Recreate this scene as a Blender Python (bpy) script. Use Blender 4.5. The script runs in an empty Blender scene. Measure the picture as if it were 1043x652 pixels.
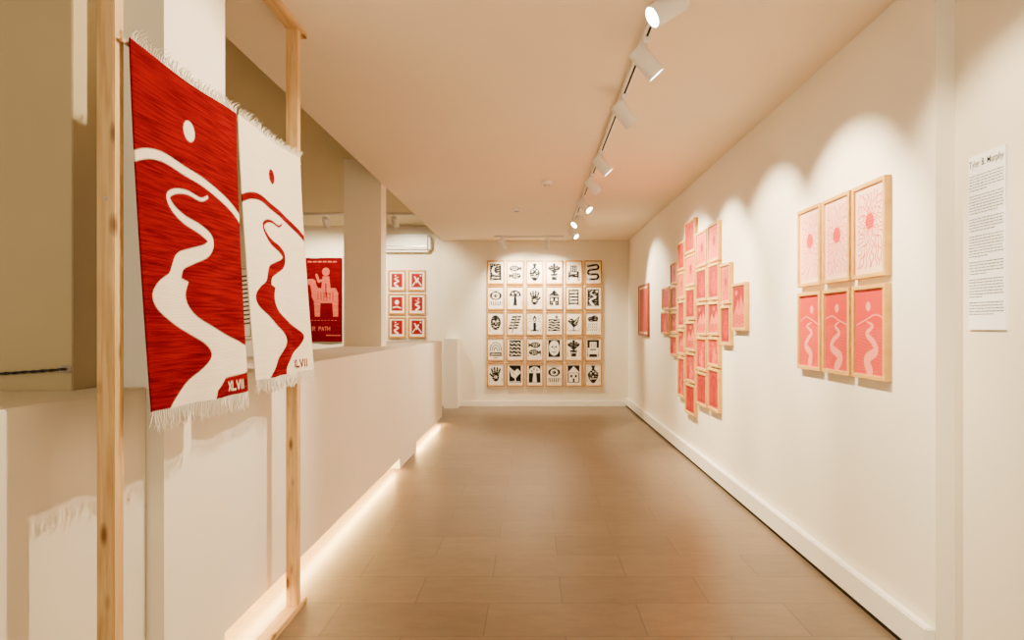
import bpy, bmesh, math, random
import numpy as np
from mathutils import Vector, Matrix

random.seed(7)
F=695.0; CH=1.359; CEIL=2.8; CEIL2=3.05
XR=1.607; XRN=1.685; BACK=11.52
XP=-1.27

def lin(c):
    return tuple(((v/12.92) if v<=0.04045 else ((v+0.055)/1.055)**2.4) for v in c)
def rgb(r,g,b): return lin((r/255,g/255,b/255))

# ------------------------------------------------------------ materials
def base_mat(name):
    m=bpy.data.materials.new(name); m.use_nodes=True
    nt=m.node_tree; b=nt.nodes['Principled BSDF']
    return m,nt,b
def coord(nt,scale=(1,1,1)):
    tc=nt.nodes.new('ShaderNodeTexCoord'); mp=nt.nodes.new('ShaderNodeMapping')
    mp.inputs['Scale'].default_value=scale
    nt.links.new(tc.outputs['Object'],mp.inputs['Vector']); return mp.outputs['Vector']
def noise_mat(name,c1,c2,scale=3,rough=0.7,bump=0.0,bscale=200,stretch=(1,1,1),spec=0.3,metal=0):
    m,nt,b=base_mat(name)
    v=coord(nt,stretch)
    n=nt.nodes.new('ShaderNodeTexNoise'); n.inputs['Scale'].default_value=scale; n.inputs['Detail'].default_value=5
    nt.links.new(v,n.inputs['Vector'])
    r=nt.nodes.new('ShaderNodeValToRGB')
    r.color_ramp.elements[0].position=0.3; r.color_ramp.elements[1].position=0.7
    r.color_ramp.elements[0].color=(*c1,1); r.color_ramp.elements[1].color=(*c2,1)
    nt.links.new(n.outputs['Fac'],r.inputs['Fac']); nt.links.new(r.outputs['Color'],b.inputs['Base Color'])
    b.inputs['Roughness'].default_value=rough; b.inputs['Specular IOR Level'].default_value=spec
    b.inputs['Metallic'].default_value=metal
    if bump>0:
        n2=nt.nodes.new('ShaderNodeTexNoise'); n2.inputs['Scale'].default_value=bscale
        nt.links.new(v,n2.inputs['Vector'])
        bp=nt.nodes.new('ShaderNodeBump'); bp.inputs['Strength'].default_value=bump; bp.inputs['Distance'].default_value=0.002
        nt.links.new(n2.outputs['Fac'],bp.inputs['Height']); nt.links.new(bp.outputs['Normal'],b.inputs['Normal'])
    return m
M_wall=noise_mat('wall_paint',rgb(240,231,211),rgb(243,235,216),1.2,0.75,0.15,150)
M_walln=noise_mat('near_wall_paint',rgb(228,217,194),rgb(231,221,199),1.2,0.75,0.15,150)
M_para=noise_mat('parapet_paint',rgb(240,233,218),rgb(244,238,224),1.5,0.7,0.1,150)
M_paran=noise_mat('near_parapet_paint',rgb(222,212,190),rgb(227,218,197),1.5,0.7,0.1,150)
M_col=noise_mat('column_paint',rgb(240,232,212),rgb(244,236,217),1.5,0.7,0.1,150)
M_shade=noise_mat('shade_tinted_paint',rgb(182,165,127),rgb(189,173,135),1.5,0.8,0.1,150)  # darker olive puts the shade on the ledge walls into the colour
M_ceil=noise_mat('ceiling_paint',rgb(240,224,198),rgb(243,228,203),1.0,0.85,0.1,120)
M_ceil2=noise_mat('shade_tinted_ceiling',rgb(200,186,146),rgb(206,192,153),1.0,0.85,0.1,120)  # darker olive tone stands in for this ceiling being unlit
M_trim=noise_mat('trim_gloss',rgb(244,240,230),rgb(248,244,235),2,0.4)
M_dark=noise_mat('dark_gap',rgb(25,22,20),rgb(35,30,26),8,0.8)
M_white=noise_mat('white_enamel',rgb(236,234,230),rgb(242,240,236),6,0.35)
M_plastic=noise_mat('white_plastic',rgb(240,240,236),rgb(245,245,241),6,0.4)
M_grey=noise_mat('grey_metal',rgb(150,148,144),rgb(170,168,164),10,0.35,metal=0.6)
M_black=noise_mat('black_rubber',rgb(20,20,22),rgb(34,33,33),20,0.5)
M_ink=noise_mat('ink',rgb(44,42,41),rgb(52,50,48),20,0.8)
M_ink2=noise_mat('grey_ink',rgb(98,94,91),rgb(112,108,104),20,0.8)
M_paper=noise_mat('label_paper',rgb(250,250,250),rgb(253,253,253),20,0.6)
M_fringe=noise_mat('cotton_fringe',rgb(228,218,200),rgb(240,232,216),60,0.9)

def wood(name,c1,c2,c3,axis,scale=6):
    m,nt,b=base_mat(name)
    st={'z':(10,10,0.7),'x':(0.7,10,10),'y':(10,0.7,10)}[axis]
    v=coord(nt,st)
    n=nt.nodes.new('ShaderNodeTexNoise'); n.inputs['Scale'].default_value=scale; n.inputs['Detail'].default_value=6; n.inputs['Distortion'].default_value=0.6
    nt.links.new(v,n.inputs['Vector'])
    r=nt.nodes.new('ShaderNodeValToRGB'); e=r.color_ramp.elements
    e[0].position=0.3; e[0].color=(*c1,1); e[1].position=0.72; e[1].color=(*c3,1)
    k=e.new(0.5); k.color=(*c2,1)
    nt.links.new(n.outputs['Fac'],r.inputs['Fac'])
    # knots
    v2=coord(nt,{'z':(9,9,3.0),'y':(9,3.0,9),'x':(3,9,9)}[axis])
    vo=nt.nodes.new('ShaderNodeTexVoronoi'); vo.inputs['Scale'].default_value=1.6
    nt.links.new(v2,vo.inputs['Vector'])
    r2=nt.nodes.new('ShaderNodeValToRGB'); r2.color_ramp.elements[0].position=0.09; r2.color_ramp.elements[1].position=0.2
    r2.color_ramp.elements[0].color=(0.30,0.19,0.11,1); r2.color_ramp.elements[1].color=(1,1,1,1)
    nt.links.new(vo.outputs['Distance'],r2.inputs['Fac'])
    mx=nt.nodes.new('ShaderNodeMix'); mx.data_type='RGBA'; mx.blend_type='MULTIPLY'; mx.inputs[0].default_value=1.0
    nt.links.new(r.outputs['Color'],mx.inputs[6]); nt.links.new(r2.outputs['Color'],mx.inputs[7])
    nt.links.new(mx.outputs[2],b.inputs['Base Color'])
    b.inputs['Roughness'].default_value=0.55
    return m
M_pine=wood('pine_timber',rgb(180,138,82),rgb(204,164,104),rgb(220,186,128),'z')
M_piney=wood('pine_timber_rail',rgb(180,138,82),rgb(204,164,104),rgb(220,186,128),'y')
M_frame=noise_mat('pale_maple',rgb(200,148,62),rgb(216,170,84),14,0.45,stretch=(1,1,1))
M_frameb=noise_mat('honey_maple',rgb(182,124,44),rgb(200,146,62),14,0.45,stretch=(1,1,1))
M_frame2=noise_mat('reddish_wood',rgb(130,62,38),rgb(150,76,46),14,0.45)

# art material: colour attribute
def art_mat(name,rough,weave=0):
    m,nt,b=base_mat(name)
    a=nt.nodes.new('ShaderNodeAttribute'); a.attribute_name='Col'
    nt.links.new(a.outputs['Color'],b.inputs['Base Color'])
    b.inputs['Roughness'].default_value=rough; b.inputs['Specular IOR Level'].default_value=0.2
    if weave:
        v=coord(nt,(1,1,1))
        w=nt.nodes.new('ShaderNodeTexWave'); w.bands_direction='Z'; w.inputs['Scale'].default_value=70; w.inputs['Distortion'].default_value=1.5; w.inputs['Detail'].default_value=2
        nt.links.new(v,w.inputs['Vector'])
        bp=nt.nodes.new('ShaderNodeBump'); bp.inputs['Strength'].default_value=0.4; bp.inputs['Distance'].default_value=0.003
        nt.links.new(w.outputs['Fac'],bp.inputs['Height']); nt.links.new(bp.outputs['Normal'],b.inputs['Normal'])
        b.inputs['Specular IOR Level'].default_value=0.03
        # slight streaks in the wool
        n=nt.nodes.new('ShaderNodeTexNoise'); n.inputs['Scale'].default_value=3; n.inputs['Detail'].default_value=6
        mp=coord(nt,(2,2,45)); nt.links.new(mp,n.inputs['Vector'])
        r=nt.nodes.new('ShaderNodeValToRGB'); r.color_ramp.elements[0].position=0.35; r.color_ramp.elements[1].position=0.65
        r.color_ramp.elements[0].color=(0.42,0.42,0.42,1); r.color_ramp.elements[1].color=(1,1,1,1)
        nt.links.new(n.outputs['Fac'],r.inputs['Fac'])
        # cream wool shows the streaks less than the red
        sp=nt.nodes.new('ShaderNodeSeparateColor'); nt.links.new(a.outputs['Color'],sp.inputs['Color'])
        mr=nt.nodes.new('ShaderNodeMapRange'); mr.inputs['From Min'].default_value=0; mr.inputs['From Max'].default_value=0.6
        mr.inputs['To Min'].default_value=1.0; mr.inputs['To Max'].default_value=0.15
        nt.links.new(sp.outputs['Green'],mr.inputs['Value'])
        mx=nt.nodes.new('ShaderNodeMix'); mx.data_type='RGBA'; mx.blend_type='MULTIPLY'
        nt.links.new(mr.outputs['Result'],mx.inputs[0])
        nt.links.new(a.outputs['Color'],mx.inputs[6]); nt.links.new(r.outputs['Color'],mx.inputs[7])
        nt.links.new(mx.outputs[2],b.inputs['Base Color'])
    return m
M_art=art_mat('printed_paper',0.5)
M_weave=art_mat('woven_wool',0.95,1)

def emis(name,c,s):
    m,nt,b=base_mat(name)
    b.inputs['Base Color'].default_value=(*c,1)
    n=nt.nodes.new('ShaderNodeTexNoise'); n.inputs['Scale'].default_value=5
    r=nt.nodes.new('ShaderNodeValToRGB'); r.color_ramp.elements[0].color=(*c,1); r.color_ramp.elements[1].color=(*[min(1,x*1.05) for x in c],1)
    nt.links.new(n.outputs['Fac'],r.inputs['Fac']); nt.links.new(r.outputs['Color'],b.inputs['Emission Color'])
    b.inputs['Emission Strength'].default_value=s
    return m
WARM=(1.0,0.82,0.56)
M_lens=emis('lamp_lens',(1.0,0.93,0.82),60)
M_led=emis('led_diffuser',(1.0,0.62,0.20),165)

# floor tiles
def floor_mat():
    m,nt,b=base_mat('floor_tiles')
    tc=nt.nodes.new('ShaderNodeTexCoord')
    br=nt.nodes.new('ShaderNodeTexBrick'); br.offset=0.5; br.squash=1
    br.inputs['Scale'].default_value=1.0; br.inputs['Brick Width'].default_value=0.72; br.inputs['Row Height'].default_value=0.355
    br.inputs['Mortar Size'].default_value=0.0025; br.inputs['Mortar Smooth'].default_value=0.1; br.inputs['Bias'].default_value=0
    br.inputs['Color1'].default_value=(*rgb(116,98,77),1); br.inputs['Color2'].default_value=(*rgb(127,108,85),1)
    br.inputs['Mortar'].default_value=(*rgb(88,73,56),1)
    nt.links.new(tc.outputs['Object'],br.inputs['Vector'])
    n=nt.nodes.new('ShaderNodeTexNoise'); n.inputs['Scale'].default_value=7; n.inputs['Detail'].default_value=10; n.inputs['Roughness'].default_value=0.65
    mp=nt.nodes.new('ShaderNodeMapping'); mp.inputs['Scale'].default_value=(1,2.5,1)
    nt.links.new(tc.outputs['Object'],mp.inputs['Vector']); nt.links.new(mp.outputs['Vector'],n.inputs['Vector'])
    r=nt.nodes.new('ShaderNodeValToRGB'); r.color_ramp.elements[0].position=0.3; r.color_ramp.elements[1].position=0.7
    r.color_ramp.elements[0].color=(0.74,0.73,0.72,1); r.color_ramp.elements[1].color=(1,1,1,1)
    nt.links.new(n.outputs['Fac'],r.inputs['Fac'])
    mx=nt.nodes.new('ShaderNodeMix'); mx.data_type='RGBA'; mx.blend_type='MULTIPLY'; mx.inputs[0].default_value=1
    nt.links.new(br.outputs['Color'],mx.inputs[6]); nt.links.new(r.outputs['Color'],mx.inputs[7])
    nt.links.new(mx.outputs[2],b.inputs['Base Color'])
    b.inputs['Roughness'].default_value=0.36; b.inputs['Specular IOR Level'].default_value=0.45
    bp=nt.nodes.new('ShaderNodeBump'); bp.inputs['Strength'].default_value=0.25; bp.inputs['Distance'].default_value=0.002; bp.invert=True
    nt.links.new(br.outputs['Fac'],bp.inputs['Height']); nt.links.new(bp.outputs['Normal'],b.inputs['Normal'])
    return m
M_floor=floor_mat()

# ------------------------------------------------------------ object helpers
def link(o): bpy.context.scene.collection.objects.link(o); return o
def mesh_obj(name,verts,faces,mat,smooth=False):
    me=bpy.data.meshes.new(name); me.from_pydata([tuple(v) for v in verts],[],faces); me.update()
    bm=bmesh.new(); bm.from_mesh(me); bmesh.ops.recalc_face_normals(bm,faces=bm.faces); bm.to_mesh(me); bm.free()
    me.materials.append(mat)
    if smooth:
        for p in me.polygons: p.use_smooth=True
    return link(bpy.data.objects.new(name,me))
def box(name,x0,x1,y0,y1,z0,z1,mat,bevel=0.0,seg=2):
    cx,cy,cz=(x0+x1)/2,(y0+y1)/2,(z0+z1)/2
    bm=bmesh.new(); bmesh.ops.create_cube(bm,size=1)
    for v in bm.verts: v.co=Vector((v.co.x*(x1-x0),v.co.y*(y1-y0),v.co.z*(z1-z0)))
    if bevel>0: bmesh.ops.bevel(bm,geom=bm.edges[:],offset=bevel,segments=seg,affect='EDGES')
    me=bpy.data.meshes.new(name); bm.to_mesh(me); bm.free(); me.materials.append(mat)
    o=link(bpy.data.objects.new(name,me)); o.location=(cx,cy,cz); return o
def lathe(name,prof,mat,seg=32,cap=False):
    vs=[];fs=[]
    for (r,z) in prof:
        for k in range(seg):
            a=2*math.pi*k/seg; vs.append((r*math.cos(a),r*math.sin(a),z))
    for i in range(len(prof)-1):
        for k in range(seg):
            k2=(k+1)%seg; fs.append((i*seg+k,i*seg+k2,(i+1)*seg+k2,(i+1)*seg+k))
    if cap:
        fs.append(tuple(range(seg))); fs.append(tuple((len(prof)-1)*seg+k for k in range(seg)))
    o=mesh_obj(name,vs,fs,mat,True)
    m=o.modifiers.new('es','EDGE_SPLIT'); m.split_angle=math.radians(40)
    return o
def empty(name,loc,rotz=0):
    e=link(bpy.data.objects.new(name,None)); e.location=loc; e.rotation_euler=(0,0,rotz); e.empty_display_size=0.1; return e
def par(c,p,loc=None):
    c.parent=p
    if loc is not None: c.location=loc
    return c
def tag(o,label,cat,group=None,kind=None):
    o['label']=label; o['category']=cat
    if group: o['group']=group
    if kind: o['kind']=kind
    return o
def struct(o,label,cat): return tag(o,label,cat,kind='structure')

# ------------------------------------------------------------ room shell
struct(box('floor',-5.2,XRN+0.2,-2.2,BACK+0.2,-0.12,0,M_floor),'tan rectangular floor tiles laid in running bond','floor')
struct(box('ceiling',-1.53,XRN+0.2,-2.2,BACK+0.2,CEIL,CEIL2,M_ceil),'smooth cream painted ceiling over the corridor','ceiling')
struct(box('ceiling.001',-5.2,-1.53,-2.2,BACK+0.2,CEIL2,CEIL2+0.1,M_ceil2),'raised ceiling beyond the half wall, dimness painted in','ceiling')
struct(box('wall_right',XR,XRN+0.2,2.724,BACK,0,CEIL,M_wall),'cream gallery wall hung with framed red prints','wall')
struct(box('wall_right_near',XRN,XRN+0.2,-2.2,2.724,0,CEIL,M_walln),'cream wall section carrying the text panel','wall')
struct(box('wall_back',-1.46,XRN+0.2,BACK,BACK+0.2,0,CEIL,M_wall),'cream end wall hung with a grid of prints','wall')
struct(box('wall_back_left',-5.2,-1.46,BACK+0.05,BACK+0.2,0,CEIL2,M_wall),'cream end wall of the adjoining space','wall')
struct(box('wall_left',-5.2,-5.1,-2.2,BACK+0.05,0,CEIL2,M_wall),'plain cream side wall of the adjoining space','wall')
struct(box('baseboard_right',XR-0.042,XR,2.724,BACK,0.024,0.15,M_trim,0.006),'tall white skirting with a shadow gap below','baseboard')
struct(box('shadow_strip',XR-0.03,XR,2.74,BACK,0,0.024,M_dark),'dark strip painted as the shadow gap under the skirting','trim')  # solid dark strip, the shade of the gap given as colour
struct(box('baseboard_back',-1.24,XR-0.042,BACK-0.02,BACK,0.0,0.095,M_trim,0.004),'white skirting at the end wall','baseboard')

# half walls
PBX=-1.95
def half_wall(y0,y1,x1,label,kick=True):
    e=empty('half_wall',((x1+PBX)/2,(y0+y1)/2,0))
    def bx(n,a,b,c,d,f,g,m,bv=0):
        o=box(n,a,b,c,d,f,g,m,bv); o.location=Vector(o.location)-Vector(e.location); o.parent=e; return o
    bx('panel',PBX,x1,y0,y1,0.09,1.15,M_para,0.004)
    bx('plinth',PBX+.02,x1-0.16,y0,y1,0,0.09,M_para)
    return tag(e,label,'half wall',kind='structure')
half_wall(2.79,6.5,XP,'white half wall with a lit recess at its foot')
half_wall(7.42,9.5,XP,'white half wall with a lit recess at its foot')
struct(box('half_wall.002',PBX,XP,6.5,7.42,0,1.15,M_para),'solid stretch of white half wall down to the floor','half wall')
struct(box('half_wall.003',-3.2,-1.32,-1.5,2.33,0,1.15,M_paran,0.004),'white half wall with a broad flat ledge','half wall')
struct(box('half_wall.004',-1.47,-1.24,11.22,BACK,0,1.15,M_para,0.004),'short white half wall return against end wall','half wall')
# columns
struct(box('column',-1.60,-1.26,2.33,2.79,0,CEIL,M_col),'broad cream painted pier rising to the ceiling','column')
struct(box('wall_recess',-3.2,-1.60,2.34,2.79,0,CEIL,M_shade),'wall above the ledge with shade painted in olive','wall')
struct(box('column.001',-3.2,-1.485,2.2,2.33,1.15,CEIL,M_shade,0.003),'shallow pilaster standing on the ledge, shade painted in olive','column')
struct(box('column.002',-1.915,-1.535,6.9,7.12,1.15,CEIL2,M_col),'slim cream column standing on the half wall','column')
# led strips
for (a,b) in ((2.82,6.45),(7.45,9.46)):
    o=box('led_strip_light',XP-0.05,XP-0.03,a,b,0.078,0.088,M_led)
    tag(o,'warm glowing strip under the half wall','led strip light','warm led strips under half wall')

def tube(name,pts,r,mat,seg=10):
    cu=bpy.data.curves.new(name,'CURVE'); cu.dimensions='3D'; cu.bevel_depth=r; cu.bevel_resolution=3
    sp=cu.splines.new('POLY'); sp.points.add(len(pts)-1)
    for i,p in enumerate(pts): sp.points[i].co=(*p,1)
    ob=link(bpy.data.objects.new(name+'_tmp',cu)); bpy.context.view_layer.update()
    dg=bpy.context.evaluated_depsgraph_get()
    me=bpy.data.meshes.new_from_object(ob.evaluated_get(dg)); bpy.data.objects.remove(ob)
    me.name=name; me.materials.clear(); me.materials.append(mat)
    for p in me.polygons: p.use_smooth=True
    return link(bpy.data.objects.new(name,me))
e=empty('safety_cord',(-1.50,2.20,1.22))
pts=[]
for i in range(90):
    t=i/89; x=-1.3*t; pts.append((x,-0.012+.003*math.cos(t*140),0.002*math.sin(t*140)-0.10*t+0.06*t*t))
par(tube('cord',pts,0.0035,M_black),e)
par(tube('cord',[(p[0],-0.024-p[1],-p[2]*0-0.002*math.sin(i/89*140)-0.10*(i/89)+0.06*(i/89)**2) for i,p in enumerate(pts)],0.003,M_black),e)
hk=[(0.0+0.018*math.cos(a),-0.012,0.010*math.sin(a)) for a in [k*math.pi/8 for k in range(17)]]
par(tube('hook',hk,0.003,M_grey),e,(0.0,0,0))
tag(e,'thin black twisted cord with a small metal hook','cord')

# ------------------------------------------------------------ canvas for artwork
def smooth(pts,n=10):
    P=[np.array(p,float) for p in pts]; P=[P[0]]+P+[P[-1]]; out=[]
    for i in range(1,len(P)-2):
        for k in range(n):
            t=k/n; a,b,c,d=P[i-1],P[i],P[i+1],P[i+2]
            out.append(0.5*((2*b)+(-a+c)*t+(2*a-5*b+4*c-d)*t*t+(-a+3*b-3*c+d)*t**3))
    out.append(P[-2]); return [tuple(q) for q in out]
class Canvas:
    def __init__(s,w,h,nx,ny,bg):
        s.w,s.h,s.nx,s.ny=w,h,nx,ny
        s.X,s.Y=np.meshgrid(np.linspace(0,w,nx),np.linspace(0,h,ny)); s.px=w/(nx-1)
        s.col=np.ones((ny,nx,3))*np.array(bg)
    def blend(s,d,c,mask=None):
        a=np.clip(0.5-d/s.px,0,1)
        if mask is not None: a=a*mask
        a=a[...,None]; s.col=s.col*(1-a)+np.array(c)*a
    def sd_line(s,pts,w):
        n=len(pts); D=np.full(s.X.shape,1e9)
        for i in range(n-1):
            ax,ay=pts[i][:2]; bx,by=pts[i+1][:2]
            wa=w[i] if hasattr(w,'__len__') else w; wb=w[i+1] if hasattr(w,'__len__') else w
            dx,dy=bx-ax,by-ay; L=dx*dx+dy*dy+1e-12
            t=np.clip(((s.X-ax)*dx+(s.Y-ay)*dy)/L,0,1)
            d=np.hypot(s.X-ax-t*dx,s.Y-ay-t*dy)-(wa+(wb-wa)*t)
            D=np.minimum(D,d)
        return D
    def line(s,pts,w,c): s.blend(s.sd_line(pts,w),c)
    def poly(s,pts,c):
        inside=np.zeros(s.X.shape,bool); n=len(pts)
        for i in range(n):
            x1,y1=pts[i][:2]; x2,y2=pts[(i+1)%n][:2]
            if y1==y2: continue
            cnd=((y1>s.Y)!=(y2>s.Y)) & (s.X<(x2-x1)*(s.Y-y1)/(y2-y1)+x1)
            inside^=cnd
        d=s.sd_line(list(pts)+[pts[0]],0.0)
        s.blend(np.where(inside,-d,d),c)
    def ell(s,cx,cy,rx,ry,c):
        s.blend((np.hypot((s.X-cx)/rx,(s.Y-cy)/ry)-1)*min(rx,ry),c)
    def rect(s,x0,y0,x1,y1,c):
        d=np.maximum(np.maximum(x0-s.X,s.X-x1),np.maximum(y0-s.Y,s.Y-y1)); s.blend(d,c)
    def text(s,txt,x,y,h,w,c,gap=0.3,ar=0.62):
        G={'X':[[(0,0),(1,1)],[(1,0),(0,1)]],'L':[[(0,0),(0,1),(1,1)]],'V':[[(0,0),(.5,1),(1,0)]],'I':[[(.5,0),(.5,1)]],
           'H':[[(0,0),(0,1)],[(1,0),(1,1)],[(0,.5),(1,.5)]],'E':[[(1,0),(0,0),(0,1),(1,1)],[(0,.5),(.8,.5)]],
           'R':[[(0,1),(0,0),(.8,0),(1,.25),(.8,.5),(0,.5)],[(.5,.5),(1,1)]],'P':[[(0,1),(0,0),(.8,0),(1,.25),(.8,.5),(0,.5)]],
           'A':[[(0,1),(.5,0),(1,1)],[(.2,.65),(.8,.65)]],'T':[[(0,0),(1,0)],[(.5,0),(.5,1)]],' ':[]}
        cw=h*ar
        for ch in txt:
            wd=cw*(0.3 if ch=='I' else 1)
            for st in G[ch]: s.line([(x+p[0]*wd,y+p[1]*h) for p in st],w,c)
            x+=wd+h*gap
        return x
    def mesh(s,name,mat,shape=None):
        nx,ny=s.nx,s.ny
        X=s.X.ravel()-s.w/2; Z=s.h/2-s.Y.ravel(); Yd=np.zeros_like(X)
        if shape is not None: X,Yd,Z=shape(X,Z)
        co=np.stack([X,Yd,Z],1).astype(np.float32)
        idx=np.arange(nx*ny).reshape(ny,nx)
        f=np.stack([idx[1:,:-1],idx[1:,1:],idx[:-1,1:],idx[:-1,:-1]],-1).reshape(-1,4)
        me=bpy.data.meshes.new(name)
        me.vertices.add(nx*ny); me.vertices.foreach_set('co',co.ravel())
        nf=len(f); me.loops.add(nf*4); me.loops.foreach_set('vertex_index',f.ravel().astype(np.int32))
        me.polygons.add(nf); me.polygons.foreach_set('loop_start',np.arange(0,nf*4,4,dtype=np.int32))
        me.polygons.foreach_set('use_smooth',np.ones(nf,bool))
        me.update(calc_edges=True); me.validate()
        at=me.color_attributes.new(name='Col',type='FLOAT_COLOR',domain='POINT')
        rg=np.ones((nx*ny,4),np.float32); rg[:,:3]=s.col.reshape(-1,3)
        at.data.foreach_set('color',rg.ravel())
        me.materials.append(mat)
        return link(bpy.data.objects.new(name,me))

RED=np.array(rgb(126,0,8)); CREAM=np.array(rgb(238,223,198)); BLK=np.array(rgb(10,9,11)); PAPER=np.array(rgb(246,238,222))

# ------------------------------------------------------------ woven hangings
def river_design(c,bg,fg,boxed,txt):
    w,h=c.w,c.h
    S=lambda L:[(u*w,v*h) for u,v in L]
    # horizon band
    c.line(smooth(S([(-.05,.325),(.1,.29),(.25,.278),(.42,.288),(.6,.305),(.8,.335),(1.05,.395)])),[0.014]*200,fg)
    # sun
    c.ell(.46*w,.155*h,.048*w,.032*h,fg)
    # river (upper meander)
    pts=smooth(S([(.60,.345),(.53,.360),(.42,.352),(.32,.362),(.25,.386),(.28,.412),(.38,.438),(.52,.460),(.61,.488),(.56,.520),(.43,.548),(.33,.572),(.29,.605),(.26,.635),(.20,.665)]),10)
    n=len(pts); wd=[0.005+0.034*(i/(n-1))**1.7 for i in range(n)]
    c.line(pts,wd,fg)
    # widening lower river
    P=smooth(S([(.24,.61),(.13,.64),(.07,.68),(.10,.72),(.21,.755),(.36,.785),(.49,.822),(.53,.86),(.45,.90),(.31,.94),(.17,.985),(.10,1.03)]),8)
    Q=smooth(S([(1.05,1.03),(1.05,.86),(.92,.83),(.75,.80),(.58,.772),(.45,.74),(.38,.705),(.36,.67),(.39,.63)]),8)
    if boxed:
        c.poly(P+Q,fg)
        c.poly(S([(.56,.972),(.68,.938),(1.02,.93),(1.02,1.02),(.52,1.02)]),bg)
        c.text(txt,.72*w,.955*h,.027*h,.0031,fg,.34,.85)
    else:
        Q2=smooth(S([(.48,1.03),(.50,.97),(.62,.93),(.80,.89),(.88,.84),(.77,.80),(.60,.772),(.47,.74),(.40,.705),(.38,.67),(.41,.63)]),8)
        c.poly(P+Q2,fg)
        c.text(txt,.70*w,.949*h,.030*h,.0050,fg*.8,.34,.85)
def drape(lean,amp,seed,tp=.02):
    def sh(X,Z):
        t=(0.5-Z)      # 0 at top, 1 at bottom
        y=-(lean*np.clip(t,0,2)**1.3) - amp*np.sin(X*9+seed)*(0.25+t) - 0.006*np.sin(X*25+seed*2)*t
        z=Z-0.012*np.cos(X*2*math.pi/0.66*1.0)*0.5*(1-t)
        x=X*(1-tp*t)
        return x,y,z
    return sh
def fringe(name,w,zc,length,shape,down,seed,n=62):
    rnd=random.Random(seed); vs=[];fs=[]
    for i in range(n):
        u=(i+0.5)/n*w-w/2
        x,y,z=shape(np.array([u]),np.array([zc])); x,y,z=float(x[0]),float(y[0]),float(z[0])
        for st in range(2):
            L=length*rnd.uniform(0.75,1.15); dx=rnd.uniform(-.016,.016); dy=rnd.uniform(-.014,.014)
            s=-1 if down else 1; r=0.0023
            if not down: dy-=0.014
            K=5; base=len(vs)
            for k in range(K):
                t=k/(K-1); cx=x+dx*t*t+0.002*math.sin(t*9+i); cy=y+dy*t*t-0.001; 
                cz=z+s*L*(t if down else t-0.3*t*t)
                rr=r*(1-0.5*t)
                for a in range(4):
                    an=a*math.pi/2; vs.append((cx+rr*math.cos(an),cy+rr*math.sin(an),cz))
            for k in range(K-1):
                for a in range(4):
                    a2=(a+1)%4; fs.append((base+k*4+a,base+k*4+a2,base+k*4+4+a2,base+k*4+4+a))
    o=mesh_obj(name,vs,fs,M_fringe,True); o['kind']='stuff'; return o
def hanging(y0,y1,ztop,hh,bg,fg,boxed,txt,label,res,lean,amp,seed,tp):
    w=y1-y0
    e=empty('woven_wall_hanging',(-1.10,(y0+y1)/2,ztop-hh/2),math.radians(90))
    c=Canvas(w,hh,res[0],res[1],bg); river_design(c,bg,fg,boxed,txt)
    sh=drape(lean,amp,seed,tp)
    cl=c.mesh('cloth',M_weave,sh); par(cl,e)
    sol=cl.modifiers.new('t','SOLIDIFY'); sol.thickness=0.004; sol.offset=0
    par(fringe('fringe',w,-hh/2+0.002,0.055,sh,True,seed),e); par(fringe('fringe',w,hh/2-0.002,0.040,sh,False,seed+1),e)
    return tag(e,label,'wall hanging','woven wool hangings on timber stand')
hanging(1.862,2.526,2.14,1.02,RED,CREAM,True,'XLVII','red woven hanging with cream winding river and sun',(200,310),0.055,0.010,0.4,.08)
hanging(2.540,3.215,2.14,0.985,CREAM,RED,False,'XLVII','cream woven hanging with red winding river and sun',(200,300),0.065,0.010,3.4,.03)

# timber stand
e=empty('timber_stand',(-1.1425,2.55,0))
def cb(n,x0,x1,y0,y1,z0,z1,m,bv=0.003):
    o=box(n,x0,x1,y0,y1,z0,z1,m,bv); o.location=Vector(o.location)-Vector(e.location); o.parent=e; return o
cb('post',-1.17,-1.122,1.827,1.872,0.03,2.77,M_pine)
cb('post',-1.17,-1.115,3.227,3.272,0.03,2.77,M_pine)
cb('foot_rail',-1.175,-1.112,1.55,3.36,0.0,0.03,M_piney)
cb('head_rail',-1.175,-1.112,1.55,3.36,2.77,2.799,M_piney)
cb('hanging_rod',-1.118,-1.108,1.84,3.26,2.128,2.138,M_piney,0.002)
for z in (0.5,1.7):
    s=lathe('screw',[(0.0001,0.002),(0.004,0.002),(0.005,0)],M_grey,12); s.rotation_euler=(math.radians(90),0,0); par(s,e,(-1.145-e.location.x,1.8268-e.location.y,z))
tag(e,'raw pine timber stand braced between floor and ceiling','display stand')

# ------------------------------------------------------------ framed prints
def frame_mesh(w,h,t,d,mat,name='frame'):
    b=0.002
    loops=[(0,0),(0,-(d-b)),(b,-d),(t-b,-d),(t,-(d-b)),(t,-(d-0.012))]
    vs=[];fs=[]
    for (o,y) in loops:
        for (sx,sz) in ((-1,-1),(1,-1),(1,1),(-1,1)):
            vs.append((sx*(w/2-o),y,sz*(h/2-o)))
    for i in range(len(loops)-1):
        for k in range(4):
            k2=(k+1)%4; fs.append((i*4+k,i*4+k2,(i+1)*4+k2,(i+1)*4+k))
    fs.append((3,2,1,0))
    return mesh_obj(name,vs,fs,mat)
def framed(loc,rotz,w,h,draw,res,label,group,t=0.018,d=0.032,mat=None,bg=None):
    e=empty('framed_print',loc,rotz)
    par(frame_mesh(w,h,t,d,mat or M_frame),e)
    c=Canvas(w-2*t,h-2*t,res[0],res[1],bg if bg is not None else PAPER); draw(c)
    p=c.mesh('print',M_art); par(p,e,(0,-(d-0.012),0))
    return tag(e,label,'framed picture',group)
ROT_R=math.radians(-90)

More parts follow.
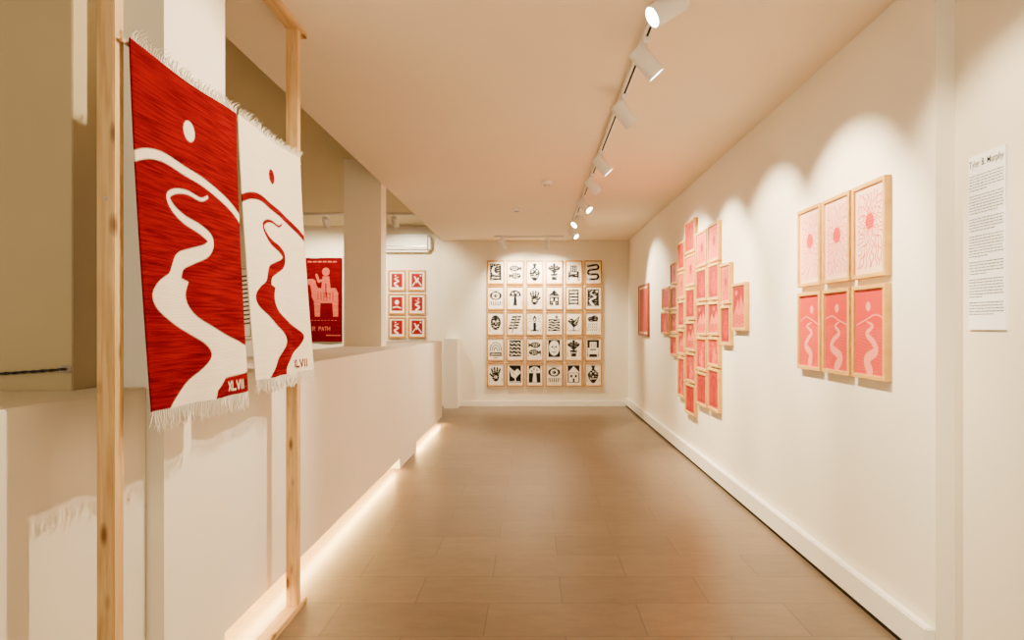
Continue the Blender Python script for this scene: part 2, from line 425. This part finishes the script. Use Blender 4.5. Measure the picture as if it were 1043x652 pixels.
# black and white motifs
BWN=['crescent moon','potted plant','staring eye','rolling waves','round face','zigzag block','dark bird','rainbow arches','ladder pattern','leafy branch','spotted vase','coiled snake','open hand','winding road','fish pair','small house','armchair','candle flame','mushroom','rain cloud']
ORDER=[0,14,10,1,16,11,2,18,12,15,8,13,4,9,17,3,6,19,7,5,14,4,1,16,12,6,18,2,15,10]
INV=(21,23,25,26,28)
def bw(i):
    m=ORDER[i]
    def dr(c):
        w,h=c.w,c.h; k=BLK; cr=PAPER; fl=i>=20
        mx,my=.12*w,.1*h
        R=lambda a,b,cc,d,col: c.rect(a*w,b*h,cc*w,d*h,col)
        L=lambda pts,wd,col: c.line([(x*w,y*h) for x,y in pts],wd,col)
        P=lambda pts,col: c.poly([(x*w,y*h) for x,y in pts],col)
        E=lambda a,b,rx,ry,col: c.ell(a*w,b*h,rx*w,ry*h,col)
        if m==0:
            c.rect(mx,my,w-mx,h-my*1.3,k); E(.5,.42,.27,.2,cr); E(.6,.39,.22,.17,k); L([(.25,.74),(.75,.74)],.005,cr)
            for a in range(5): E(.2+.15*a,.2 if a%2 else .15,.02,.015,cr)
        elif m==1:
            P([(.25,.55),(.75,.55),(.66,.86),(.34,.86)],k)
            for a in (-.32,-.18,0,.18,.32): c.line([(.5*w,.55*h),((.5+a)*w,(.14+abs(a)*.5)*h)],[.006,.024],k)
            L([(.32,.68),(.68,.68)],.005,cr)
        elif m==2:
            E(.5,.40,.4,.2,k); E(.5,.40,.24,.14,cr); E(.5,.40,.13,.08,k); E(.54,.38,.03,.02,cr)
            for a in range(6): L([(.5,.2),(.15+.14*a,.12)],.003,k)
            for a in range(5): L([(.2+a*.15,.68),(.24+a*.13,.84)],.009,k)
        elif m==3:
            c.rect(mx,.3*h,w-mx,.86*h,k)
            for r in range(4):
                y=.4+.12*r; L([(x,y+.025*math.sin(x*14+r)) for x in np.linspace(.15,.85,16)],.006,cr)
            E(.66,.2,.1,.07,k)
        elif m==4:
            E(.5,.46,.34,.35,k); E(.38,.4,.07,.04,cr); E(.62,.4,.07,.04,cr); L([(.38,.62),(.5,.67),(.62,.62)],.006,cr); L([(.5,.42),(.5,.53)],.004,cr)
        elif m==5:
            c.rect(mx,my,w-mx,h-my*1.4,k)
            for r in range(4): L([(.18+.13*q,.2+.17*r+(.06 if q%2 else 0)) for q in range(6)],.006,cr)
        elif m==6:
            P([(.1,.4),(.35,.24),(.55,.36),(.92,.14),(.75,.58),(.5,.7),(.28,.52)],k); E(.3,.36,.035,.02,cr); L([(.5,.66),(.48,.84),(.64,.84)],.009,k)
            L([(.55,.5),(.8,.28)],.004,cr); L([(.2,.84),(.85,.84)],.006,k)
        elif m==7:
            for r in (.40,.27,.14): c.ell(.5*w,.56*h,r*w,r*h*.95,k); c.ell(.5*w,.56*h,(r-.06)*w,(r-.06)*h,cr)
            R(.06,.60,.94,.9,cr); R(.12,.66,.88,.84,k); L([(.2,.75),(.8,.75)],.005,cr)
        elif m==8:
            for r in range(5): R(.2,.11+.15*r,.8,.20+.15*r,k)
            R(.16,.11,.25,.84,k); R(.75,.11,.84,.84,k)
        elif m==9:
            c.line(smooth([(.3*w,.9*h),(.45*w,.55*h),(.6*w,.12*h)]),.008,k)
            for r in range(5):
                y=.75-.13*r; x=.36+.055*r; E(x-.16,y-.03,.16,.05,k); E(x+.18,y-.04,.16,.05,k)
        elif m==10:
            c.poly(smooth([(.36*w,.1*h),(.64*w,.1*h),(.58*w,.25*h),(.86*w,.5*h),(.64*w,.86*h),(.36*w,.86*h),(.14*w,.5*h),(.42*w,.25*h)],6),k)
            for a,b in ((.35,.45),(.65,.45),(.5,.6),(.5,.36)): E(a,b,.05,.035,cr)
            L([(.3,.7),(.7,.7)],.005,cr)
        elif m==11:
            c.line(smooth([(.2*w,.2*h),(.75*w,.16*h),(.8*w,.33*h),(.25*w,.40*h),(.22*w,.58*h),(.78*w,.60*h),(.75*w,.8*h),(.25*w,.82*h)]),.019,k); E(.2,.2,.12,.06,k); E(.17,.19,.02,.015,cr)
        elif m==12:
            E(.5,.62,.24,.21,k)
            for a in (-.2,-.08,.06,.19): L([(.5+a*.7,.55),(.5+a*1.4,.16+abs(a)*.5)],.016,k)
            L([(.62,.66),(.86,.48)],.016,k); E(.5,.62,.1,.06,cr); E(.5,.62,.04,.03,k)
        elif m==13:
            c.rect(mx,my,w-mx,h-my*1.2,k); c.line(smooth([(.5*w,.15*h),(.35*w,.3*h),(.65*w,.45*h),(.3*w,.62*h),(.5*w,.84*h)]),[.004+.016*q/41 for q in range(60)],cr); E(.75,.2,.07,.05,cr)
        elif m==14:
            E(.46,.32,.34,.14,k); P([(.72,.32),(.92,.2),(.92,.44)],k); E(.26,.29,.03,.02,cr)
            E(.54,.66,.34,.14,k); P([(.28,.66),(.08,.54),(.08,.78)],k); E(.74,.63,.03,.02,cr)
            for a in (.4,.5,.6): L([(a,.24),(a-.04,.4)],.003,cr); L([(a,.58),(a+.04,.74)],.003,cr)
        elif m==15:
            P([(.1,.42),(.5,.12),(.9,.42)],k); R(.18,.42,.82,.85,k); R(.28,.52,.42,.64,cr); R(.58,.52,.72,.64,cr); R(.44,.68,.56,.85,cr); L([(.18,.43),(.82,.43)],.004,cr)
        elif m==16:
            R(.28,.18,.72,.6,k); R(.14,.45,.86,.74,k); R(.3,.5,.7,.56,cr); L([(.22,.74),(.18,.88)],.009,k); L([(.78,.74),(.82,.88)],.009,k)
            for a in (.38,.5,.62): L([(a,.24),(a,.44)],.004,cr)
        elif m==17:
            R(.4,.46,.6,.82,k); c.poly(smooth([(.5*w,.1*h),(.64*w,.3*h),(.5*w,.44*h),(.36*w,.3*h),(.5*w,.1*h)],6),k); E(.5,.32,.05,.06,cr); R(.22,.8,.78,.87,k)
            for a in (-1,1): 
                for q in range(3): L([(.5+a*.22,.3-.1*q+.1),(.5+a*.38,.26-.16*q+.16)],.005,k)
        elif m==18:
            E(.5,.36,.38,.22,k); R(.06,.42,.94,.62,cr); R(.12,.38,.88,.43,k); P([(.42,.43),(.58,.43),(.64,.86),(.36,.86)],k)
            for a,b in ((.35,.3),(.55,.25),(.68,.34)): E(a,b,.06,.035,cr)
        else:
            E(.35,.3,.2,.12,k); E(.6,.27,.24,.15,k); R(.2,.3,.8,.42,k)
            for a in range(5): 
                for b in range(3): L([(.24+.13*a,.5+.13*b),(.2+.13*a,.57+.13*b)],.006,k)
        if i in INV:
            msk=(c.X>.10*w)&(c.X<.90*w)&(c.Y>.08*h)&(c.Y<.89*h)
            c.col=np.where(msk[...,None],BLK+PAPER-c.col,PAPER)
        else:
            for q in range(4): L([(.07,.70+.05*q),(.12,.68+.05*q)],.003,k); L([(.88,.70+.05*q),(.93,.68+.05*q)],.003,k)
            # fine carved gouge marks through the black areas
            for q in range(7):
                yy=.16+.11*q; L([(.2+.04*(q%3),yy),(.34+.04*(q%3),yy-.015)],.0016,cr); L([(.62-.04*(q%2),yy+.04),(.76-.04*(q%2),yy+.025)],.0016,cr)
        if fl: c.col=c.col[:,::-1].copy()
        c.line([((.3+.02*(i%4))*w,.95*h),(.66*w,.95*h)],.0018,(.25,.25,.25))
    return dr,'%s linocut print of a %s in honey wood frame'%('reversed' if i in INV else 'black',BWN[m])
s=BACK/F
cx=(554.5-543)*s; cz=CH-(329.5-332)*s
n=0
for r in range(5):
    for q in range(6):
        dr,lb=bw(n); n+=1
        framed((cx+(q-2.5)*.3285,BACK,cz+(2-r)*.430),0,.294,.402,dr,(42,56),lb,'black and white prints on end wall',t=.020,mat=M_frameb)

# red prints
PINK=np.array(rgb(214,90,68)); ROSE=np.array(rgb(180,26,18)); RD=np.array(rgb(140,0,4)); PALE=np.array(rgb(242,196,170))
def sun(bg,ink,cy,rays,curl,wd=.0022,bd=PALE,disc=.13,tex=False,seed=0):
    def dr(c):
        rn=random.Random(seed)
        w,h=c.w,c.h; c.col[:]=bd
        c.rect(.05*w,.04*h,.95*w,.96*h,bg)
        for k in range(rays):
            a=2*math.pi*(k+rn.uniform(-.25,.25))/rays; ph=rn.uniform(0,6.28); fr=rn.uniform(24,36); am=rn.uniform(.006,.012)
            pts=[]
            for t in np.linspace(disc*.9,.85,26):
                an=a+curl*(t-.12)*1.6; wob=am*math.sin(t*fr+ph)
                x=.5*w+math.cos(an)*t*w-math.sin(an)*wob; y=cy*h+math.sin(an)*t*w*1.15+math.cos(an)*wob
                if x<.07*w or x>.93*w or y<.06*h or y>.94*h: break
                pts.append((x,y))
            if len(pts)>1: c.line(pts,[wd*(.5+.8*q/26) for q in range(len(pts))],ink)
        c.ell(.5*w,cy*h,disc*w,disc*w,ink)
        if tex:
            for q in range(5): c.line([((.5-disc*.6)*w,(cy-disc*.35+.035*q)*h),((.5+disc*.6)*w,(cy-disc*.35+.035*q-.01)*h)],.0008,np.array(bg)*.5+np.array(ink)*.5)
    return dr
def river(bg,ink,fl=0,lines=True,bd=PALE,v=0,wide=.044,m0=.05):
    def dr(c):
        w,h=c.w,c.h; c.col[:]=bd
        c.rect(m0*w,m0*.8*h,(1-m0)*w,(1-m0*.8)*h,bg)
        X=lambda u:(1-u if fl else u)*w
        mid=np.array(bg)*.65+np.array(ink)*.35
        if lines:
            for q in range(16):
                y0=.44+.035*q
                c.line([(min(max(x,.05),.95)*w,min(y0+.018*math.sin(x*9+q*.5+v*2),.96)*h) for x in np.linspace(.05,.95,12)],.0014,mid)
        c.ell(X(.6-.1*v),.2*h,.08*w,.055*h,ink)
        c.line(smooth([(X(.04),(.36-.03*v)*h),(X(.3),.3*h),(X(.6),(.34+.02*v)*h),(X(.96),.42*h)],6),.003,ink)
        p=smooth([(X(.6),.38*h),(X(.35+.08*v),.43*h),(X(.6),.52*h),(X(.4-.06*v),.62*h),(X(.3),.72*h),(X(.55+.1*v),.82*h),(X(.5),.95*h)],6)
        m=len(p); c.line(p,[.003+wide*i/m for i in range(m)],ink)
        c.rect(-1,-1,m0*w,h+1,bd); c.rect((1-m0)*w,-1,w+1,h+1,bd)
    return dr
def peaks(bg,ink,a,bd=PALE):
    def dr(c):
        w,h=c.w,c.h; c.col[:]=bd; c.rect(.03*w,.03*h,.97*w,.97*h,bg)
        c.poly([(.04*w,.7*h),((.3+a*.1)*w,.3*h),(.5*w,.55*h),((.72-a*.1)*w,.22*h),(.96*w,.62*h),(.96*w,.96*h),(.04*w,.96*h)],ink)
        for q in range(3): c.line([(x*w,(.72+.08*q+.03*math.sin(x*15))*h) for x in np.linspace(.1,.9,14)],.004,bg)
        c.ell((.25 if a else .5)*w,.16*h,.09*w,.06*h,ink)
    return dr
def tree(bg,ink,a,bd=PALE):
    def dr(c):
        w,h=c.w,c.h; c.col[:]=bd; c.rect(.03*w,.03*h,.97*w,.97*h,bg)
        c.line([(.5*w,.92*h),(.5*w,.4*h)],[.014,.005],ink)
        for k in range(7):
            an=math.pi*(.1+.8*k/6); c.line([(.5*w,(.5 if k%2 else .6)*h),((.5+.36*math.cos(an))*w,(.5-.34*math.sin(an))*h)],.004,ink); c.ell((.5+.36*math.cos(an))*w,(.5-.34*math.sin(an))*h,.07*w,.045*h,ink)
        c.line([(.08*w,.9*h),(.92*w,.9*h)],.006,ink)
    return dr
def vessel(bg,ink,a,bd=PALE):
    def dr(c):
        w,h=c.w,c.h; c.col[:]=bd; c.rect(.03*w,.03*h,.97*w,.97*h,bg)
        c.poly(smooth([(.36*w,.2*h),(.64*w,.2*h),(.58*w,.34*h),(.82*w,.56*h),(.62*w,.86*h),(.38*w,.86*h),(.18*w,.56*h),(.42*w,.34*h)],6),ink)
        for z in (.5,.6): c.line([(x*w,(z+.02*math.sin(x*30))*h) for x in np.linspace(.26,.74,14)],.004,bg)
    return dr
yc=[3.915,3.566,3.218]
G='framed red prints in a neat block'
PK2=np.array(rgb(242,184,164)); COR=np.array(rgb(198,36,28)); PK3=np.array(rgb(232,138,116)); RS2=np.array(rgb(198,50,38)); BD2=np.array(rgb(214,88,70))
framed((XR,yc[0],1.812),ROT_R,.318,.452,sun(PK2,COR,.42,40,.05,.0021,disc=.15,tex=True,seed=1),(96,136),'pink print of a red sun with wavy rays',G,t=.02)
framed((XR,yc[1],1.812),ROT_R,.318,.452,sun(PK2,COR,.45,42,.1,.0021,disc=.15,tex=True,seed=2),(96,136),'pink print of a red sun with wavy rays',G,t=.02)
framed((XR,yc[2],1.812),ROT_R,.318,.452,sun(PALE,COR,.40,38,.3,.0030,PALE,.14,True,3),(120,168),'pale print of a red sun with swirling rays',G,t=.02)
framed((XR,yc[0],1.330),ROT_R,.318,.445,river(RS2,PK3,bd=BD2,v=0,wide=.024,m0=.02),(74,106),'coral print of a thin pale winding river',G,t=.02)
framed((XR,yc[1],1.330),ROT_R,.318,.445,river(RS2,PK3,bd=BD2,v=1,wide=.026,m0=.02),(74,106),'coral print of a thin pale winding river',G,t=.02)
framed((XR,yc[2],1.330),ROT_R,.318,.445,river(RS2,PK3,1,bd=BD2,v=.5,wide=.028,m0=.02),(84,120),'coral print of a thin pale winding river',G,t=.02)

# scattered diamond cluster, given as spans along the wall (far, near, top, bottom)
def wall_span(a,b,t,bo):
    X=XR-0.032
    ya=F*X/(a-543); yb=F*X/(b-543); ym=(ya+yb)/2
    return (ya+yb)/2,ya-yb,CH-(t-332)/F*ym,CH-(bo-332)/F*ym
CL=[(673,681,318,340),(674,681.5,293,315),
(682.5,689.3,268,289),(682.5,689.3,292,315),(682.5,689.3,318,339),(682.5,689.3,342,362),
(690,696.8,247,275),(690,696.8,278,304),(690,696.8,307,333),(690,696.8,336,361),(690,696.8,364,404),
(697.7,707.5,225,257),(697.7,707.5,260,291),(697.7,707.5,294,325),(697.7,707.5,328,357),(697.7,707.5,360,389),(697.7,707.5,392,422),
(708.5,719.3,236,271),(708.5,719.3,274,306),(708.5,719.3,309,341),(708.5,719.3,344,377),(708.5,719.3,380,413),
(720.4,731.7,228,266),(720.4,731.7,269,305),(720.4,731.7,308,341),(720.4,731.7,344,373),(720.4,731.7,376,418),
(732.9,743.3,269,309),(732.9,743.3,312,351),(744.8,759,289,336)]
for i,(a,b,t,bo) in enumerate(CL):
    y,w,z1,z0=wall_span(a,b,t,bo)
    k=(i*7)%5
    bg=[ROSE,RD,ROSE,RD,PINK][k]; ink=[PINK,ROSE,RD,PINK,RD][k]
    j=(i*3)%5; bd=np.array(bg)*.75+PALE*.25
    dr=[river(bg,ink,i%2,False,bd,m0=.03),sun(bg,ink,.45,14,.3,.003,bd),peaks(bg,ink,i%2,bd),tree(bg,ink,0,bd),vessel(bg,ink,0,bd)][j]
    lb='%s print of a %s in pale wood frame'%(['coral','red','coral','red','pink'][k],['winding river','radiating sun','mountain pair','branching tree','tall vessel'][j])
    framed((XR,y,(z0+z1)/2),ROT_R,w-.004,z1-z0+.010,dr,(30,42),lb,'framed red prints scattered in a diamond',d=.034,t=.022)
y,w,z1,z0=wall_span(650,659.5,290,342)
framed((XR,y,(z0+z1)/2),ROT_R,w,z1-z0,river(rgb(166,48,34),ROSE,0),(40,40),'large terracotta red print in reddish wood frame',None,mat=M_frame2,t=.03)

# small red grid in adjoining space
s2=(BACK+0.05)/F
def margin_river(v):
    def dr(c):
        w,h=c.w,c.h; c.col[:]=PAPER; c.rect(.12*w,.1*h,.88*w,.88*h,RD)
        fl=v%2; X=lambda u:(1-u if fl else u)*w
        if v in (0,3,4):
            p=smooth([(X(.6),.3*h),(X(.35),.4*h),(X(.6),.52*h),(X(.35),.66*h),(X(.55),.84*h)],6); m=len(p)
            c.line(p,[.003+.014*i/m for i in range(m)],PAPER); c.ell(X(.4),.22*h,.05*w,.035*h,PAPER)
        elif v in (1,5):
            c.line([(.2*w,.78*h),(X(.4),.35*h),(.5*w,.6*h),(X(.66),.28*h),(.8*w,.78*h)],.007,PAPER); c.ell(X(.25),.22*h,.05*w,.035*h,PAPER)
        else:
            c.ell(.5*w,.40*h,.14*w,.12*h,PAPER); c.line([(.25*w,.7*h),(.5*w,.64*h),(.75*w,.72*h)],.008,PAPER)
    return dr
MN=['winding river','mountain pair','pale moon','winding river','winding river','mountain pair']
for r in range(3):
    for q in range(2):
        v=r*2+q
        framed(((404.5+20.4*q-543)*s2,BACK+.05,CH-(286+23.8*r-332)*s2),0,.30,.355,margin_river(v),(34,42),'red print of a %s with pale margins'%MN[v],'red prints in the adjoining space',t=.026,mat=M_frameb)

# hangings on adjoining end wall
def flat_hanging(px0,px1,py0,py1,draw,bg,label,res):
    w=(px1-px0)*s2; h=(py1-py0)*s2
    e=empty('wall_tapestry',((px0+px1)/2*s2-543*s2,BACK+.03,CH-((py0+py1)/2-332)*s2))
    c=Canvas(w,h,res[0],res[1],bg); draw(c)
    o=c.mesh('cloth',M_weave,lambda X,Z:(X,-0.012-0.008*np.sin(X*12),Z)); par(o,e)
    rod=tube('hanging_rod',[(-w/2-.03,0,h/2),(w/2+.03,0,h/2)],.008,M_grey); par(rod,e)
    tag(e,label,'tapestry')
def beast(c):
    w,h=c.w,c.h; k=np.array(rgb(208,96,76))
    # one large blocky four legged beast with a rider leaning forward
    c.poly([(.26*w,.36*h),(.84*w,.36*h),(.90*w,.42*h),(.90*w,.70*h),(.78*w,.70*h),(.76*w,.54*h),(.46*w,.54*h),(.45*w,.70*h),(.32*w,.70*h),(.30*w,.52*h),(.24*w,.46*h)],k)
    c.poly([(.26*w,.46*h),(.20*w,.30*h),(.30*w,.26*h),(.42*w,.38*h)],k); c.ell(.22*w,.285*h,.12*w,.035*h,k)
    for q in range(6): c.line([((.40+.075*q)*w,.41*h),((.40+.075*q)*w,.50*h)],.006,RED)
    c.poly([(.48*w,.38*h),(.52*w,.22*h),(.68*w,.22*h),(.72*w,.38*h)],k); c.ell(.60*w,.165*h,.095*w,.05*h,k)
    c.line([(.55*w,.26*h),(.42*w,.28*h),(.36*w,.20*h)],.020,k)
    c.line([(.60*w,.31*h),(.60*w,.46*h)],.010,RED)
    for q in range(9): c.line([((.14+.085*q)*w,.745*h),((.18+.085*q)*w,.745*h)],.004,k)
    for q in range(6): c.line([((.16+.125*q)*w,.045*h),((.23+.125*q)*w,.045*h)],.011,k)
    c.text('HER PATH',.12*w,.825*h,.042*h,.0060,k,.24)
    for q in range(5): c.line([((.62+.07*q)*w,.925*h),((.66+.07*q)*w,.925*h)],.009,k)
flat_hanging(308,349,263,348,beast,np.array(rgb(108,0,8)),'deep red tapestry with pink beast figure and lettering',(90,170))
def stripes(c):
    w,h=c.w,c.h
    c.line([(.05*w,.03*h),(.95*w,.03*h),(.95*w,.97*h),(.05*w,.97*h),(.05*w,.03*h)],.006,BLK)
    for i in range(12): c.line([(.6*w,(.15+.06*i)*h),(.95*w,(.12+.06*i)*h)],.014,BLK)
    c.ell(.35*w,.3*h,.14*w,.1*h,BLK); c.line(smooth([(.2*w,.8*h),(.4*w,.6*h),(.3*w,.45*h)]),[.03]*60,BLK)
flat_hanging(214,258,272,345,stripes,CREAM,'cream tapestry with bold black stripes',(60,100))

# air conditioner
e=empty('air_conditioner',(-2.14,BACK+.05,2.60))
b=box('body',-.42,.42,-.20,0,0,.29,M_plastic,.045,5); par(b,e,(0,-.10,.145))
b=box('louvre',-.38,.38,-.02,.0,0,.045,M_white,.004); b.rotation_euler=(math.radians(-25),0,0); par(b,e,(0,-.200,.055))
b=box('air_slot',-.37,.37,-.01,0,0,.012,M_grey); par(b,e,(0,-.198,.088))
tag(e,'white wall-mounted air conditioner unit with louvre','air conditioner')

# smoke detectors
for (x,y,r) in ((.137,6.8,.055),(-.2,8.35,.045)):
    e=empty('smoke_detector',(x,y,CEIL))
    par(lathe('body',[(r,0),(r,-.012),(r*.8,-.03),(r*.5,-.042),(.0005,-.044)],M_plastic,28),e)
    par(lathe('sensor_ring',[(r*.62,-.036),(r*.62,-.046),(r*.5,-.046),(r*.5,-.036)],M_grey,24),e)
    tag(e,'small round white smoke detector on the ceiling','smoke detector')

# ------------------------------------------------------------ text panel
e=empty('text_panel',(XRN,2.525,1.675),ROT_R)
W,H=.205,.66
par(box('board',-W/2,W/2,-.008,0,-H/2,H/2,M_paper),e,(0,-.004,0))
def text_mesh(name,body,size,mat,off=0):
    cu=bpy.data.curves.new(name,'FONT'); cu.body=body; cu.size=size; cu.align_x='LEFT'; cu.offset=off
    ob=link(bpy.data.objects.new(name+'_tmp',cu)); bpy.context.view_layer.update()
    dg=bpy.context.evaluated_depsgraph_get(); me=bpy.data.meshes.new_from_object(ob.evaluated_get(dg))
    bpy.data.objects.remove(ob)
    xs=[v.co.x for v in me.vertices]; sc=(W-.012)/(max(xs)-min(xs))
    for v in me.vertices: v.co=Vector((v.co.x*sc,0,v.co.y*max(sc,1)))
    me.materials.clear(); me.materials.append(mat); me.name=name
    return link(bpy.data.objects.new(name,me))
t=text_mesh('title_lettering','Tyler B. Murphy',.038,M_ink,.0001); par(t,e,(-W/2+.005,-.0095,H/2-.045))
vs=[];fs=[]; rnd=random.Random(3); z=H/2-.080
for parag in (6,7,5,8,5,7,5):
    for l in range(parag):
        x=-W/2+.006; end=W/2-.008 if l<parag-1 else W/2-.008-rnd.uniform(.03,.12)
        while x<end-.006:
            L=min(rnd.uniform(.006,.022),end-x); b0=len(vs)
            vs+= [(x,0,z),(x+L,0,z),(x+L,0,z+.0038),(x,0,z+.0038)]; fs.append((b0,b0+1,b0+2,b0+3)); x+=L+.0035
        z-=.0109
    z-=.011
o=mesh_obj('body_lettering',vs,fs,M_ink2); par(o,e,(0,-.0092,0)); o['kind']='stuff'
tag(e,'white exhibition text panel with black title lettering','text panel')

# ------------------------------------------------------------ track lighting
def track(name,x0,x1,y0,y1,z,label):
    e=empty(name,((x0+x1)/2,(y0+y1)/2,z))
    def a(n,p,q,r,s_,m):
        o=box(n,p,q,r,s_,z-.03 if n=='rail' else z-.031,z,m); o.location=Vector(o.location)-Vector(e.location); o.parent=e
    a('rail',x0,x1,y0,y1,M_white)
    if (x1-x0)<(y1-y0): a('contact_slot',(x0+x1)/2-.006,(x0+x1)/2+.006,y0+.02,y1-.02,M_dark)
    else: a('contact_slot',x0+.02,x1-.02,(y0+y1)/2-.006,(y0+y1)/2+.006,M_dark)
    tag(e,label,'lighting track')
TX=.555
track('lighting_track',TX-.018,TX+.018,-1.5,10.6,CEIL,'long white lighting track running along the ceiling')
track('lighting_track',-.62,.50,10.88,10.916,CEIL,'short white lighting track across the ceiling')
track('lighting_track',-4.2,-1.62,10.2,10.236,CEIL2,'white lighting track in the adjoining space')
def spot(x,y,ztop,target,energy,cone=70,blend=.6,label='white cylindrical track spotlight',lightcol=WARM,r=.047):
    e=empty('track_spotlight',(x,y,ztop-.03))
    par(box('adapter',-.016,.016,-.05,.05,-.02,0,M_white,.003),e,(0,0,-.011))
    par(lathe('stem',[(.007,-.02),(.007,-.075)],M_white,12,True),e)
    piv=Vector((0,0,-.105)); d=(Vector(target)-(Vector(e.location)+piv)).normalized()
    q=d.to_track_quat('-Z','Y')
    b=lathe('lamp_head',[(.0005,.075),(r*.9,.075),(r,.068),(r,-.085),(r-.005,-.085),(r-.006,-.05)],M_white,36)
    b.rotation_mode='QUATERNION'; b.rotation_quaternion=q; par(b,e,piv)
    l=lathe('lens',[(.0005,-.058),(r-.007,-.058)],M_lens,24); l.rotation_mode='QUATERNION'; l.rotation_quaternion=q; par(l,e,piv)
    L=bpy.data.lights.new('lamp_beam','SPOT'); L.energy=energy; L.spot_size=math.radians(cone); L.spot_blend=blend
    L.color=lightcol; L.shadow_soft_size=.03
    lo=link(bpy.data.objects.new('lamp_beam',L)); lo.rotation_mode='QUATERNION'; lo.rotation_quaternion=q
    par(lo,e,piv+d*.095)
    tag(e,label,'spotlight','white spotlights on ceiling tracks')
E=4.2
spot(TX,.9,CEIL,(XRN,1.3,1.5),40*E,75)
spot(TX,1.75,CEIL,(XRN,1.8,1.4),28*E,66)
spot(TX,2.15,CEIL,(XRN,2.35,1.55),44*E,74,.6)
spot(TX,2.80,CEIL,(-1.1,2.45,1.55),82*E,82,.5,label='white cylindrical track spotlight turned toward woven hangings')
spot(TX,3.37,CEIL,(XR,3.5,1.5),95*E,76,.6)
spot(TX,4.19,CEIL,(XR,4.6,1.5),88*E,76,.6)
spot(TX,5.53,CEIL,(XR,5.6,1.5),90*E,76,.6)
spot(TX,6.35,CEIL,(XR,6.5,1.5),90*E,76,.6)
spot(TX,7.4,CEIL,(XR,6.7,1.5),88*E,78,.6)
spot(TX,8.5,CEIL,(-1.2,7.2,.7),85*E,80)
spot(TX,9.6,CEIL,(XR,8.9,1.5),88*E,80,.6)
spot(-.49,10.898,CEIL,(-.1,BACK,1.6),48*E,120,.8)
spot(.22,10.898,CEIL,(.25,BACK,1.6),52*E,120,.8)
for x in (-3.7,-3.1,-2.07): spot(x,10.218,CEIL2,(x+.05,BACK,1.7),42*E,100,.6,label='white track spotlight in the adjoining space')  # leftmost head is an extra one, added to light the dim space

# ------------------------------------------------------------ world & camera
wd=bpy.data.worlds.new('world'); bpy.context.scene.world=wd; wd.use_nodes=True
bg=wd.node_tree.nodes['Background']; bg.inputs['Color'].default_value=(1.0,.85,.62,1); bg.inputs['Strength'].default_value=2.2
cam=bpy.data.cameras.new('camera'); co=link(bpy.data.objects.new('camera',cam))
co.location=(0,0,CH); co.rotation_euler=(math.radians(90),0,0)
cam.sensor_width=36; cam.sensor_fit='HORIZONTAL'; cam.lens=F/1043*36
cam.shift_x=-21.5/1043; cam.shift_y=6/1043; cam.clip_start=.05
bpy.context.scene.camera=co
